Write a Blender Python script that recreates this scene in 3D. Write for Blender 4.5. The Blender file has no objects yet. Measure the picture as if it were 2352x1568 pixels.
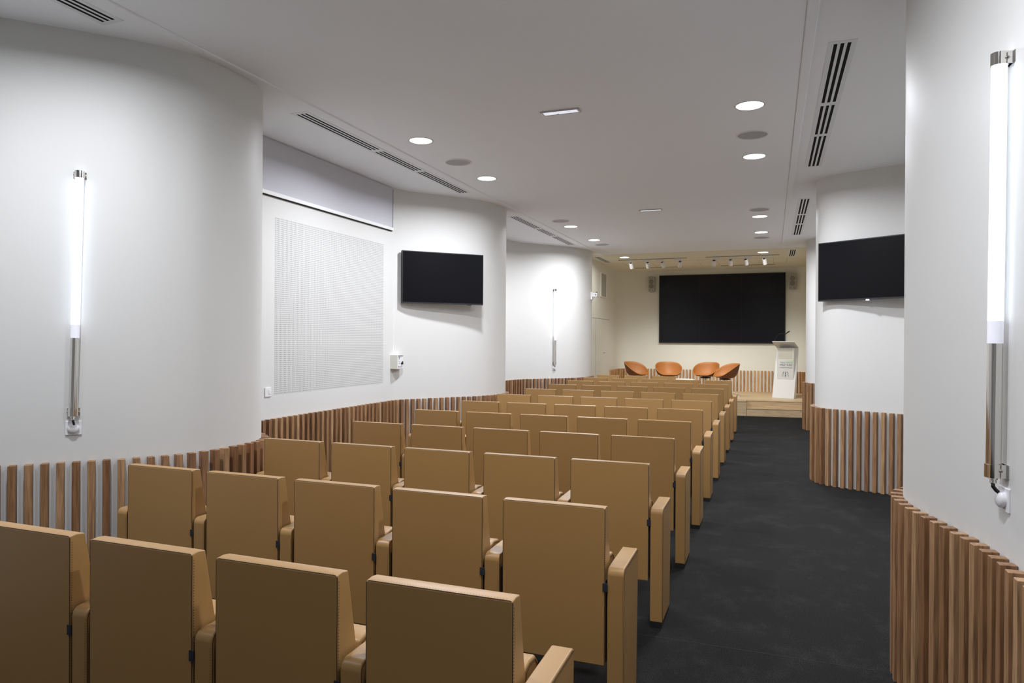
import bpy, bmesh, math, random
from mathutils import Vector, Matrix
random.seed(7)
SC = bpy.context.scene
COL = SC.collection
PI = math.pi
R = math.radians

# ------------------------------------------------------------------ camera, world, exposure
def make_camera():
    yaw, pitch, roll = R(20.49), R(-0.122), R(0.319)
    cy, sy, cp, sp = math.cos(yaw), math.sin(yaw), math.cos(pitch), math.sin(pitch)
    f = Vector((-sy * cp, cy * cp, sp)); rt = Vector((cy, sy, 0)); up = rt.cross(f)
    r2 = rt * math.cos(roll) + up * math.sin(roll)
    u2 = -rt * math.sin(roll) + up * math.cos(roll)
    cd = bpy.data.cameras.new('camera'); co = bpy.data.objects.new('camera', cd); COL.objects.link(co)
    m = Matrix((r2, u2, -f)).transposed().to_4x4()
    m.translation = Vector((1.11, -1.757, 1.632))
    co.matrix_world = m
    cd.sensor_width = 36.0
    cd.lens = 1593.0 / 2352.0 * 36.0
    cd.clip_start = 0.05
    SC.camera = co
make_camera()
w = bpy.data.worlds.new('world'); SC.world = w; w.use_nodes = True
w.node_tree.nodes['Background'].inputs[0].default_value = (0.9, 0.93, 1.0, 1)
w.node_tree.nodes['Background'].inputs[1].default_value = 0.0
SC.view_settings.view_transform = 'Standard'
SC.view_settings.look = 'None'
SC.view_settings.gamma = 1.0
SC.view_settings.use_curve_mapping = False
SC.view_settings.exposure = 0.0
SC.cycles.max_bounces = 10
SC.cycles.diffuse_bounces = 7
SC.cycles.sample_clamp_indirect = 6.0
DOWN_E, DOWN_SPOT = 8.0, 52.0           # downlights: disc emission, beam power
TUBE_E = 1.35                              # tube lamps
STAGE_W = 58.0                            # stage spotlights
STAGE_DIM = 0.22
C_DOWN = (0.95, 0.975, 1.05)
C_TUBE = (0.74, 0.84, 1.0)
C_STAGE = (1.0, 0.98, 0.92)

# ------------------------------------------------------------------ materials
def mat(name, col, rough=0.6, metal=0.0, spec=0.5, emit=None, estr=0.0, **kw):
    m = bpy.data.materials.new(name); m.use_nodes = True
    b = m.node_tree.nodes['Principled BSDF']
    b.inputs['Base Color'].default_value = (*col, 1)
    b.inputs['Roughness'].default_value = rough
    b.inputs['Metallic'].default_value = metal
    b.inputs['Specular IOR Level'].default_value = spec
    if emit:
        b.inputs['Emission Color'].default_value = (*emit, 1)
        b.inputs['Emission Strength'].default_value = estr
    for k, v in kw.items():
        b.inputs[k.replace('_', ' ')].default_value = v
    return m

def N(m, t, **kw):
    n = m.node_tree.nodes.new(t)
    for k, v in kw.items(): setattr(n, k, v)
    return n
def L(m, a, b): m.node_tree.links.new(a, b)

def noise_bump(m, scale, strength, dist=0.002, detail=3, stretch=None, coord='Object'):
    b = m.node_tree.nodes['Principled BSDF']
    tc = N(m, 'ShaderNodeTexCoord'); mp = N(m, 'ShaderNodeMapping')
    if stretch: mp.inputs['Scale'].default_value = stretch
    nz = N(m, 'ShaderNodeTexNoise'); nz.inputs['Scale'].default_value = scale; nz.inputs['Detail'].default_value = detail
    bp = N(m, 'ShaderNodeBump'); bp.inputs['Strength'].default_value = strength; bp.inputs['Distance'].default_value = dist
    L(m, tc.outputs[coord], mp.inputs[0]); L(m, mp.outputs[0], nz.inputs['Vector'])
    L(m, nz.outputs['Fac'], bp.inputs['Height']); L(m, bp.outputs[0], b.inputs['Normal'])
    return nz, mp

def noise_colour(m, scale, c1, c2, lo=0.3, hi=0.7, stretch=None, detail=4, rough=0.5):
    b = m.node_tree.nodes['Principled BSDF']
    tc = N(m, 'ShaderNodeTexCoord'); mp = N(m, 'ShaderNodeMapping')
    if stretch: mp.inputs['Scale'].default_value = stretch
    nz = N(m, 'ShaderNodeTexNoise'); nz.inputs['Scale'].default_value = scale
    nz.inputs['Detail'].default_value = detail; nz.inputs['Roughness'].default_value = rough
    cr = N(m, 'ShaderNodeValToRGB')
    cr.color_ramp.elements[0].position = lo; cr.color_ramp.elements[0].color = (*c1, 1)
    cr.color_ramp.elements[1].position = hi; cr.color_ramp.elements[1].color = (*c2, 1)
    L(m, tc.outputs['Object'], mp.inputs[0]); L(m, mp.outputs[0], nz.inputs['Vector'])
    L(m, nz.outputs['Fac'], cr.inputs[0]); L(m, cr.outputs[0], b.inputs['Base Color'])
    return cr

def wood(name, tones, rough=0.5, grain=(40, 40, 2.2), soft=0.0):
    """timber whose tone changes from one batten to the next, with grain along z"""
    m = mat(name, tones[0], rough)
    b = m.node_tree.nodes['Principled BSDF']
    ge = N(m, 'ShaderNodeNewGeometry'); rp = N(m, 'ShaderNodeValToRGB')
    rp.color_ramp.interpolation = 'LINEAR'
    els = rp.color_ramp.elements
    while len(els) < len(tones): els.new(0.5)
    for i, t in enumerate(tones):
        els[i].position = i / (len(tones) - 1); els[i].color = (*t, 1)
    L(m, ge.outputs['Random Per Island'], rp.inputs[0])
    tc = N(m, 'ShaderNodeTexCoord'); mp = N(m, 'ShaderNodeMapping'); mp.inputs['Scale'].default_value = grain
    ad = N(m, 'ShaderNodeVectorMath', operation='ADD'); cb = N(m, 'ShaderNodeCombineXYZ')
    mu = N(m, 'ShaderNodeMath', operation='MULTIPLY'); mu.inputs[1].default_value = 37.0
    L(m, ge.outputs['Random Per Island'], mu.inputs[0]); L(m, mu.outputs[0], cb.inputs[2])
    L(m, tc.outputs['Object'], ad.inputs[0]); L(m, cb.outputs[0], ad.inputs[1]); L(m, ad.outputs[0], mp.inputs[0])
    nz = N(m, 'ShaderNodeTexNoise'); nz.inputs['Scale'].default_value = 2.0; nz.inputs['Detail'].default_value = 6
    nz.inputs['Distortion'].default_value = 0.6
    L(m, mp.outputs[0], nz.inputs['Vector'])
    gr = N(m, 'ShaderNodeValToRGB'); gr.color_ramp.elements[0].position = 0.32; gr.color_ramp.elements[1].position = 0.62
    gr.color_ramp.elements[0].color = (0.66 + soft, 0.60 + soft, 0.55 + soft, 1); gr.color_ramp.elements[1].color = (1.26, 1.23, 1.17, 1)
    L(m, nz.outputs['Fac'], gr.inputs[0])
    mx = N(m, 'ShaderNodeMix', data_type='RGBA', blend_type='MULTIPLY'); mx.inputs[0].default_value = 1.0
    L(m, rp.outputs[0], mx.inputs[6]); L(m, gr.outputs[0], mx.inputs[7]); L(m, mx.outputs[2], b.inputs['Base Color'])
    bp = N(m, 'ShaderNodeBump'); bp.inputs['Strength'].default_value = 0.25; bp.inputs['Distance'].default_value = 0.001
    L(m, nz.outputs['Fac'], bp.inputs['Height']); L(m, bp.outputs[0], b.inputs['Normal'])
    return m

M = {}
M['wall'] = mat('satin_white_wall_paint', (0.67, 0.67, 0.648), 0.50, spec=0.25)
noise_bump(M['wall'], 60, 0.05, 0.001)
M['cream'] = mat('cream_wall_tone', (0.79, 0.79, 0.72), 0.5, spec=0.3)  # warmer tone than the hall walls, used around the stage
M['ceil'] = mat('white_ceiling_paint', (0.925, 0.95, 0.99), 0.8, spec=0.2)
M['ceilcream'] = mat('cream_ceiling_tone', (0.80, 0.78, 0.67), 0.8, spec=0.2)  # warmer tone for the ceiling over the stage
M['trimw'] = mat('white_trim', (0.78, 0.78, 0.77), 0.5)
M['ventw'] = mat('white_vent_frame', (0.80, 0.82, 0.86), 0.5)
M['dark'] = mat('dark_gap', (0.012, 0.012, 0.012), 0.8, spec=0.1)
M['railgrey'] = mat('grey_rail', (0.36, 0.33, 0.28), 0.6)
M['groove'] = mat('groove_grey', (0.16, 0.15, 0.13), 0.8)
M['slat'] = wood('walnut_and_oak_battens', [(0.165, 0.075, 0.034), (0.25, 0.135, 0.062), (0.33, 0.195, 0.100), (0.235, 0.115, 0.055), (0.40, 0.255, 0.138), (0.29, 0.162, 0.078), (0.21, 0.108, 0.052)])
M['slat_stage'] = wood('stage_lit_battens', [(0.40, 0.215, 0.088), (0.52, 0.31, 0.145), (0.34, 0.175, 0.07), (0.56, 0.35, 0.175)])  # warm stage light put into the batten colours: lighter and oranger
M['oak'] = wood('pale_oak_boards', [(0.50, 0.38, 0.235), (0.56, 0.43, 0.27)], 0.45, grain=(0.9, 30, 30), soft=0.28)
M['leather'] = mat('tan_leather', (0.36, 0.205, 0.071), 0.40, spec=0.60)
noise_bump(M['leather'], 420, 0.10, 0.0006, 2)
M['seam'] = mat('dark_stitching', (0.055, 0.030, 0.014), 0.8)
M['stitch'] = mat('tan_thread', (0.15, 0.09, 0.042), 0.8)
M['stitchtop'] = mat('light_tan_thread', (0.24, 0.145, 0.06), 0.8)
M['plinth'] = mat('black_plinth', (0.008, 0.008, 0.008), 0.6)
M['steel_black'] = mat('black_steel', (0.012, 0.011, 0.010), 0.5)
M['tag'] = mat('navy_fabric_tag', (0.012, 0.016, 0.028), 0.7)
M['chrome'] = mat('polished_chrome', (0.72, 0.70, 0.67), 0.10, 1.0)
M['alu'] = mat('brushed_aluminium', (0.60, 0.60, 0.61), 0.28, 1.0)
M['plastic'] = mat('white_plastic', (0.78, 0.78, 0.80), 0.35)
M['plastic2'] = mat('ivory_plastic', (0.68, 0.68, 0.60), 0.45)
M['black'] = mat('black_plastic', (0.010, 0.010, 0.011), 0.45)
M['screen'] = mat('dark_screen_glass', (0.0062, 0.0062, 0.0098), 0.22, spec=0.25)
M['tvglass'] = mat('television_glass', (0.0036, 0.0037, 0.0050), 0.30, spec=0.12)
M['grille'] = mat('grey_speaker_mesh', (0.46, 0.46, 0.49), 0.7)
M['spkbody'] = mat('light_grey_speaker_body', (0.42, 0.41, 0.38), 0.6)
M['spkcone'] = mat('mid_grey_speaker_mesh', (0.24, 0.23, 0.21), 0.7)
M['blind'] = mat('lavender_grey_blind', (0.56, 0.56, 0.60), 0.9, spec=0.1)
M['orange'] = mat('cognac_leather', (0.41, 0.160, 0.042), 0.50, spec=0.4)
M['shellout'] = mat('dark_cognac_shell', (0.13, 0.042, 0.012), 0.5, spec=0.35)
M['lit'] = mat('downlight_diffuser', (0.9, 0.9, 0.9), 0.5, emit=C_DOWN, estr=DOWN_E)
M['tube'] = mat('glowing_tube', (0.9, 0.9, 0.9), 0.4, emit=C_TUBE, estr=TUBE_E)
M['tubedim'] = mat('frosted_tube_end', (0.75, 0.75, 0.80), 0.3, emit=(0.85, 0.85, 1.0), estr=0.30)
M['emerg'] = mat('emergency_lens', (0.85, 0.87, 0.92), 0.2, emit=(0.8, 0.87, 1.0), estr=0.55)
M['led'] = mat('television_led', (0.8, 0.9, 1), 0.4, emit=(0.7, 0.8, 1.0), estr=6.0)
M['acrylic'] = mat('frosted_acrylic', (0.67, 0.67, 0.66), 0.35)
M['acrylic2'] = mat('backlit_wall_tint', (0.56, 0.54, 0.46), 0.35)  # opaque; light of the wall behind the lectern put into the colour
M['ink'] = mat('dark_green_ink', (0.008, 0.075, 0.068), 0.6)
M['green'] = mat('light_green_ink', (0.24, 0.56, 0.10), 0.6)
M['tabletop'] = mat('white_laminate', (0.85, 0.85, 0.85), 0.35)
M['grey_hatch'] = mat('grey_grille_sheet', (0.42, 0.42, 0.40), 0.6)

# carpet: charcoal, speckled, with faint worn patches
m = M['carpet'] = mat('charcoal_carpet', (0.02, 0.02, 0.02), 0.9, spec=0.12, Sheen_Weight=0.019, Sheen_Roughness=0.6)
cr = noise_colour(m, 170, (0.0038, 0.0037, 0.0035), (0.0240, 0.0238, 0.0232), 0.40, 0.78, detail=3)
b = m.node_tree.nodes['Principled BSDF']
tc = N(m, 'ShaderNodeTexCoord'); mp = N(m, 'ShaderNodeMapping'); mp.inputs['Scale'].default_value = (1.0, 0.8, 1)
nz = N(m, 'ShaderNodeTexNoise'); nz.inputs['Scale'].default_value = 3.2; nz.inputs['Detail'].default_value = 8; nz.inputs['Roughness'].default_value = 0.75
pr = N(m, 'ShaderNodeValToRGB'); pr.color_ramp.elements[0].position = 0.50; pr.color_ramp.elements[0].color = (0.95, 0.95, 0.93, 1)
pr.color_ramp.elements[1].position = 0.72; pr.color_ramp.elements[1].color = (2.3, 2.3, 2.3, 1)
mx = N(m, 'ShaderNodeMix', data_type='RGBA', blend_type='MULTIPLY'); mx.inputs[0].default_value = 1.0
L(m, tc.outputs['Object'], mp.inputs[0]); L(m, mp.outputs[0], nz.inputs['Vector']); L(m, nz.outputs['Fac'], pr.inputs[0])
L(m, cr.outputs[0], mx.inputs[6]); L(m, pr.outputs[0], mx.inputs[7]); L(m, mx.outputs[2], b.inputs['Base Color'])
n2 = N(m, 'ShaderNodeTexNoise'); n2.inputs['Scale'].default_value = 500
bp = N(m, 'ShaderNodeBump'); bp.inputs['Strength'].default_value = 0.5; bp.inputs['Distance'].default_value = 0.003
L(m, tc.outputs['Object'], n2.inputs['Vector']); L(m, n2.outputs['Fac'], bp.inputs['Height']); L(m, bp.outputs[0], b.inputs['Normal'])
M['seamline'] = mat('carpet_seam', (0.016, 0.016, 0.016), 0.9)

# perforated sheet: regular grid of round holes on the y-z plane
def perforated(pitch=0.0195, y0=0.0, z0=0.0):
    m = mat('perforated_white_panel', (0.70, 0.70, 0.705), 0.5)
    b = m.node_tree.nodes['Principled BSDF']
    tc = N(m, 'ShaderNodeTexCoord'); sp = N(m, 'ShaderNodeSeparateXYZ'); L(m, tc.outputs['Object'], sp.inputs[0])
    sq = []
    for ax in (1, 2):
        a = N(m, 'ShaderNodeMath', operation='DIVIDE'); a.inputs[1].default_value = pitch; L(m, sp.outputs[ax], a.inputs[0])
        f = N(m, 'ShaderNodeMath', operation='FRACT'); L(m, a.outputs[0], f.inputs[0])
        s = N(m, 'ShaderNodeMath', operation='SUBTRACT'); s.inputs[1].default_value = 0.5; L(m, f.outputs[0], s.inputs[0])
        q = N(m, 'ShaderNodeMath', operation='MULTIPLY'); L(m, s.outputs[0], q.inputs[0]); L(m, s.outputs[0], q.inputs[1]); sq.append(q)
    ad = N(m, 'ShaderNodeMath', operation='ADD'); L(m, sq[0].outputs[0], ad.inputs[0]); L(m, sq[1].outputs[0], ad.inputs[1])
    lt = N(m, 'ShaderNodeMath', operation='LESS_THAN'); lt.inputs[1].default_value = 0.046; L(m, ad.outputs[0], lt.inputs[0])
    mx = N(m, 'ShaderNodeMix', data_type='RGBA'); L(m, lt.outputs[0], mx.inputs[0])
    mx.inputs[6].default_value = (0.62, 0.62, 0.605, 1); mx.inputs[7].default_value = (0.16, 0.16, 0.16, 1)
    L(m, mx.outputs[2], b.inputs['Base Color'])
    return m
M['perf'] = perforated()

# ------------------------------------------------------------------ mesh helpers
class MB:
    def __init__(s): s.bm = bmesh.new()
    def box(s, x0, x1, y0, y1, z0, z1, mi=0):
        vs = [s.bm.verts.new(p) for p in ((x0, y0, z0), (x1, y0, z0), (x1, y1, z0), (x0, y1, z0), (x0, y0, z1), (x1, y0, z1), (x1, y1, z1), (x0, y1, z1))]
        for f in ((3, 2, 1, 0), (4, 5, 6, 7), (0, 1, 5, 4), (1, 2, 6, 5), (2, 3, 7, 6), (3, 0, 4, 7)):
            fc = s.bm.faces.new([vs[i] for i in f]); fc.material_index = mi
        return s
    def obox(s, c, ax, hx, hy, z0, z1, mi=0):
        """box whose local x runs along direction ax (2-D), centred at c"""
        ux, uy = ax; nx, ny = -uy, ux
        P = [(c[0] + a * hx * ux + b * hy * nx, c[1] + a * hx * uy + b * hy * ny) for a, b in ((-1, -1), (1, -1), (1, 1), (-1, 1))]
        vs = [s.bm.verts.new((*p, z)) for z in (z0, z1) for p in P]
        for f in ((3, 2, 1, 0), (4, 5, 6, 7), (0, 1, 5, 4), (1, 2, 6, 5), (2, 3, 7, 6), (3, 0, 4, 7)):
            s.bm.faces.new([vs[i] for i in f]).material_index = mi
        return s
    def prism(s, poly, a0, a1, axis='x', mi=0):
        """poly of 2-D points extruded along an axis: x -> (y,z), y -> (x,z), z -> (x,y)"""
        def pt(p, a):
            return {'x': (a, p[0], p[1]), 'y': (p[0], a, p[1]), 'z': (p[0], p[1], a)}[axis]
        A = [s.bm.verts.new(pt(p, a0)) for p in poly]; B = [s.bm.verts.new(pt(p, a1)) for p in poly]
        n = len(poly)
        for i in range(n):
            s.bm.faces.new((A[i], A[(i + 1) % n], B[(i + 1) % n], B[i])).material_index = mi
        s.bm.faces.new(A[::-1]).material_index = mi; s.bm.faces.new(B).material_index = mi
        return s
    def cyl(s, p0, p1, r0, r1=None, seg=24, caps=True, mi=0):
        r1 = r0 if r1 is None else r1
        p0, p1 = Vector(p0), Vector(p1); d = (p1 - p0).normalized()
        a = Vector((0, 0, 1)) if abs(d.z) < 0.9 else Vector((1, 0, 0))
        u = d.cross(a).normalized(); v = d.cross(u)
        A = [s.bm.verts.new(p0 + r0 * (u * math.cos(t) + v * math.sin(t))) for t in [2 * PI * i / seg for i in range(seg)]]
        B = [s.bm.verts.new(p1 + r1 * (u * math.cos(t) + v * math.sin(t))) for t in [2 * PI * i / seg for i in range(seg)]]
        for i in range(seg):
            s.bm.faces.new((A[i], A[(i + 1) % seg], B[(i + 1) % seg], B[i])).material_index = mi
        if caps:
            s.bm.faces.new(A[::-1]).material_index = mi; s.bm.faces.new(B).material_index = mi
        return s
    def tube(s, pts, r, seg=10, mi=0):
        pts = [Vector(p) for p in pts]; rings = []
        up = None
        for i, p in enumerate(pts):
            d = (pts[min(i + 1, len(pts) - 1)] - pts[max(i - 1, 0)]).normalized()
            if up is None:
                a = Vector((0, 0, 1)) if abs(d.z) < 0.9 else Vector((1, 0, 0)); up = d.cross(a).normalized()
            up = (up - d * up.dot(d)).normalized(); v = d.cross(up)
            rr = r[i] if isinstance(r, (list, tuple)) else r
            rings.append([s.bm.verts.new(p + rr * (up * math.cos(t) + v * math.sin(t))) for t in [2 * PI * k / seg for k in range(seg)]])
        for a, b in zip(rings[:-1], rings[1:]):
            for k in range(seg):
                s.bm.faces.new((a[k], a[(k + 1) % seg], b[(k + 1) % seg], b[k])).material_index = mi
        s.bm.faces.new(rings[0][::-1]).material_index = mi; s.bm.faces.new(rings[-1]).material_index = mi
        return s
    def lathe(s, prof, c=(0, 0, 0), seg=32, mi=0):
        rings = []
        for r, z in prof:
            rings.append([s.bm.verts.new((c[0] + r * math.cos(2 * PI * k / seg), c[1] + r * math.sin(2 * PI * k / seg), c[2] + z)) for k in range(seg)] if r > 1e-6 else [s.bm.verts.new((c[0], c[1], c[2] + z))])
        for a, b in zip(rings[:-1], rings[1:]):
            for k in range(seg):
                if len(a) == 1 and len(b) == 1: continue
                if len(a) == 1: f = (a[0], b[(k + 1) % seg], b[k])
                elif len(b) == 1: f = (a[k], a[(k + 1) % seg], b[0])
                else: f = (a[k], a[(k + 1) % seg], b[(k + 1) % seg], b[k])
                s.bm.faces.new(f).material_index = mi
        return s
    def build(s, name, material, parent=None, smooth=False, bevel=0, seg=2, loc=None, rot=None, recalc=True):
        if recalc: bmesh.ops.recalc_face_normals(s.bm, faces=s.bm.faces[:])
        me = bpy.data.meshes.new(name); s.bm.to_mesh(me); s.bm.free()
        for mm in (material if isinstance(material, (list, tuple)) else [material]): me.materials.append(mm)
        o = bpy.data.objects.new(name, me); COL.objects.link(o)
        if parent is not None: o.parent = parent
        if loc is not None: o.location = loc
        if rot is not None: o.rotation_euler = rot
        if bevel:
            bv = o.modifiers.new('bevel', 'BEVEL'); bv.width = bevel; bv.segments = seg; bv.limit_method = 'ANGLE'; bv.angle_limit = R(35)
        if smooth or bevel:
            for p in me.polygons: p.use_smooth = True
            if smooth != 'all':
                ng = o.modifiers.new('edges', 'EDGE_SPLIT') if not bevel else o.modifiers.new('wn', 'WEIGHTED_NORMAL')
                if not bevel: ng.split_angle = R(40)
        return o

def tag(o, label, cat, group=None):
    o['label'] = label; o['category'] = cat
    if group: o['group'] = group
    return o
def thing(name, label, cat, loc=(0, 0, 0), rz=0.0, group=None):
    o = bpy.data.objects.new(name, None); COL.objects.link(o); o.empty_display_size = 0.1
    o.location = loc; o.rotation_euler = (0, 0, rz)
    return tag(o, label, cat, group)
def struct(o, label=None):
    o['kind'] = 'structure'
    if label: o['label'] = label
    return o
def dup(root, loc=None, rz=None, label=None, skip=()):
    r = root.copy(); COL.objects.link(r)
    if loc is not None: r.location = loc
    if rz is not None: r.rotation_euler = (0, 0, rz)
    if label: r['label'] = label
    def rec(src, dst):
        for ch in list(src.children):
            if ch.name.split('.')[0] in skip: continue
            c = ch.copy(); COL.objects.link(c); c.parent = dst
            rec(ch, c)
    rec(root, r)
    return r
ORD = ['', 'first', 'second', 'third', 'fourth', 'fifth', 'sixth', 'seventh', 'eighth', 'ninth', 'tenth', 'eleventh', 'twelfth']

# ------------------------------------------------------------------ wall plans (x, y)
ZC = 3.52        # ceiling
ZS = 0.873       # top of the batten dado
STAGE_H = 0.33
def L_bulge(dy, rx=-3.335):
    return [(rx, 0.80 + dy), (-3.30, 0.90 + dy), (-3.165, 1.02 + dy), (-3.005, 1.193 + dy), (-2.832, 1.372 + dy), (-2.654, 1.564 + dy), (-2.547, 1.747 + dy), (-2.485, 1.90 + dy),
            (-2.462, 2.085 + dy), (-2.470, 2.33 + dy), (-2.513, 2.48 + dy), (-2.60, 2.63 + dy), (-2.85, 2.80 + dy), (-3.15, 2.92 + dy), (rx, 3.02 + dy)]
LEFT1 = [(-3.335, -5.0), (-3.335, 0.2)] + L_bulge(0)
L2B = [(-3.325, 5.90), (-3.24, 6.06), (-3.056, 6.30), (-2.841, 6.565), (-2.64, 6.83), (-2.535, 7.03), (-2.485, 7.25), (-2.470, 7.45), (-2.49, 7.627), (-2.56, 7.78), (-2.80, 7.95), (-3.2, 8.10), (-3.56, 8.20)]
L3B = [(-3.56, 10.30), (-3.55, 10.6), (-3.45, 10.93), (-3.209, 11.22), (-2.94, 11.50), (-2.70, 11.80), (-2.575, 12.04), (-2.500, 12.33), (-2.478, 12.60), (-2.50, 12.83), (-2.58, 13.0), (-2.80, 13.12)]
LEFT = LEFT1 + [(-3.335, 3.6), (-3.335, 5.80)] + L2B + [(-3.56, 8.7)] + L3B
def R_bulge(dy, dx=0.0):
    return [(2.70, 6.42 + dy), (2.413 + dx, 6.589 + dy), (2.111 + dx, 6.712 + dy), (1.899 + dx, 6.795 + dy), (1.775 + dx, 6.862 + dy), (1.672 + dx, 6.958 + dy), (1.615 + dx, 7.09 + dy), (1.598 + dx, 7.25 + dy),
            (1.62 + dx, 7.42 + dy), (1.75 + dx, 7.56 + dy), (2.1 + dx, 7.68 + dy), (2.70, 7.80 + dy)]
RIGHT = [(1.91, -5.0), (1.908, 0.3), (1.907, 0.8), (1.902, 1.037), (1.892, 1.198), (1.868, 1.364), (1.831, 1.524), (1.790, 1.675), (1.752, 1.83), (1.728, 1.97), (1.722, 2.10), (1.742, 2.25),
         (1.82, 2.38), (2.1, 2.5), (2.70, 2.62), (2.72, 3.2), (2.72, 6.0)] + R_bulge(0) + [(2.72, 8.4), (2.72, 11.2)] + R_bulge(5.15, 0.115)[:-2] + [(1.95, 12.85)]
BACK = [(-2.80, 13.12), (-2.80, 14.0), (-2.80, 16.55), (-2.80, 16.80), (-2.74, 17.02), (-2.60, 17.17), (-2.40, 17.235), (-2.10, 17.24), (0.0, 17.24), (1.45, 17.24), (1.68, 17.22), (1.86, 17.12), (1.97, 16.95), (2.0, 16.7), (2.0, 16.4), (2.0, 13.6), (1.95, 12.85)]

def chaikin(P, n=2):
    for _ in range(n):
        Q = [P[0]]
        for a, b in zip(P[:-1], P[1:]):
            l = math.hypot(b[0] - a[0], b[1] - a[1])
            t = min(0.25, 0.12 / max(l, 1e-6))
            Q += [(a[0] + (b[0] - a[0]) * t, a[1] + (b[1] - a[1]) * t), (b[0] - (b[0] - a[0]) * t, b[1] - (b[1] - a[1]) * t)]
        Q.append(P[-1]); P = Q
    return P
def wall_ribbon(name, P, side, material, z0=0.0, z1=ZC, thick=0.06):
    """side=+1: the room lies to the right of the walking direction"""
    bm = bmesh.new(); front = []; back = []
    n = len(P)
    for i, p in enumerate(P):
        a, b = P[max(i - 1, 0)], P[min(i + 1, n - 1)]
        dx, dy = b[0] - a[0], b[1] - a[1]; l = math.hypot(dx, dy); nx, ny = dy / l * side, -dx / l * side
        q = (p[0] - nx * thick, p[1] - ny * thick)
        front.append([bm.verts.new((*p, z)) for z in (z0, z1)]); back.append([bm.verts.new((*q, z)) for z in (z0, z1)])
    for i in range(n - 1):
        bm.faces.new((front[i][0], front[i + 1][0], front[i + 1][1], front[i][1])).smooth = True
        bm.faces.new((back[i][0], back[i][1], back[i + 1][1], back[i + 1][0])).smooth = True
        bm.faces.new((front[i][1], front[i + 1][1], back[i + 1][1], back[i][1]))
        bm.faces.new((front[i][0], back[i][0], back[i + 1][0], front[i + 1][0]))
    bmesh.ops.recalc_face_normals(bm, faces=bm.faces[:])
    me = bpy.data.meshes.new(name); bm.to_mesh(me); bm.free(); me.materials.append(material)
    o = bpy.data.objects.new(name, me); COL.objects.link(o)
    es = o.modifiers.new('edges', 'EDGE_SPLIT'); es.split_angle = R(50)
    return struct(o)
LEFTS, RIGHTS, BACKS = chaikin(LEFT), chaikin(RIGHT), chaikin(BACK)
wall_ribbon('wall_left', LEFTS, 1, M['wall'])
wall_ribbon('wall_right', RIGHTS, -1, M['wall'])
wall_ribbon('wall_back', BACKS, 1, M['cream'])
struct(MB().box(-3.5, 2.1, -5.1, -5.0, 0, ZC).build('wall_front', M['wall']))

def along(P, pitch, s0=0.0, s1=1e9):
    """points and directions at equal steps along a polyline"""
    out = []; s = 0.0; nxt = s0
    for a, b in zip(P[:-1], P[1:]):
        l = math.hypot(b[0] - a[0], b[1] - a[1])
        while nxt <= s + l and nxt <= s1:
            t = (nxt - s) / max(l, 1e-9)
            out.append(((a[0] + (b[0] - a[0]) * t, a[1] + (b[1] - a[1]) * t), ((b[0] - a[0]) / l, (b[1] - a[1]) / l)))
            nxt += pitch
        s += l
    return out
def cladding(name, P, side, label, z0=0.0, z1=ZS, pitch=0.0815, w=0.040, d=0.054, s0=0.03, wood=None):
    mb = MB()
    for (p, t) in along(P, pitch, s0):
        nx, ny = t[1] * side, -t[0] * side
        c = (p[0] + nx * d / 2, p[1] + ny * d / 2)
        mb.obox(c, t, w / 2, d / 2, z0, z1 + random.uniform(-0.0012, 0.0012))
    o = mb.build(name, wood or M['slat'], bevel=0.0025, seg=1)
    return tag(o, label, 'wall cladding', 'wooden batten dado')
def part_of(P, y0, y1): return [p for p in P if y0 <= p[1] <= y1]
cladding('slatted_wainscot', part_of(LEFTS, -0.6, 3.1), 1, 'vertical wooden battens around the curved left wall under the nearest left tube lamp', pitch=0.0805, s0=0.068)
cladding('slatted_wainscot', part_of(LEFTS, 3.1, 8.2), 1, 'vertical wooden battens along left wall below perforated panel and left television')
cladding('slatted_wainscot', part_of(LEFTS, 8.2, 13.06), 1, 'vertical wooden battens on left wall below the farthest tube lamp')
cladding('slatted_wainscot', part_of(RIGHTS, -0.5, 2.55), -1, 'vertical wooden battens around the nearest right column beside the aisle')
cladding('slatted_wainscot', part_of(RIGHTS, 6.0, 7.75), -1, 'vertical wooden battens around the right column that carries a television')
cladding('slatted_wainscot', part_of(RIGHTS, 11.2, 12.8), -1, 'vertical wooden battens around the far right column just before the stage steps')
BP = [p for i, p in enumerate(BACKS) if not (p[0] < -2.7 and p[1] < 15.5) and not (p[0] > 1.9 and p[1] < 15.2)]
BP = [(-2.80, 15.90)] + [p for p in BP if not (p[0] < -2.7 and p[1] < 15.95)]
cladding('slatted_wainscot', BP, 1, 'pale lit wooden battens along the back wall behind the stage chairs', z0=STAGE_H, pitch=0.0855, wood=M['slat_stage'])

# ------------------------------------------------------------------ floor, ceiling
fl = struct(MB().box(-3.7, 2.85, -5.1, 17.4, -0.1, 0.0).build('floor', M['carpet']))
mb = MB()
for y in (0.08, 2.105, 4.13, 6.15, 8.18, 10.2, 12.23): mb.box(-2.4, 1.6, y - 0.002, y + 0.002, 0, 0.0008)
struct(mb.build('trim_1', M['seamline']))
XL, XR = -2.364, 1.284
struct(MB().box(XL, XR, -5.1, 13.28, ZC, ZC + 0.011).build('ceiling', M['ceil']))
struct(MB().box(-3.7, XL - 0.003, -5.1, 13.28, ZC, ZC + 0.011).build('ceiling', M['ceil']))
struct(MB().box(XR + 0.003, 2.85, -5.1, 13.28, ZC, ZC + 0.011).build('ceiling', M['ceil']))
struct(MB().box(-3.7, 2.85, 13.286, 17.4, ZC, ZC + 0.011).build('ceiling', M['ceilcream']))
struct(MB().box(-3.7, 2.85, -5.1, 17.4, ZC + 0.004, ZC + 0.12).build('ceiling', M['trimw']))
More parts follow.
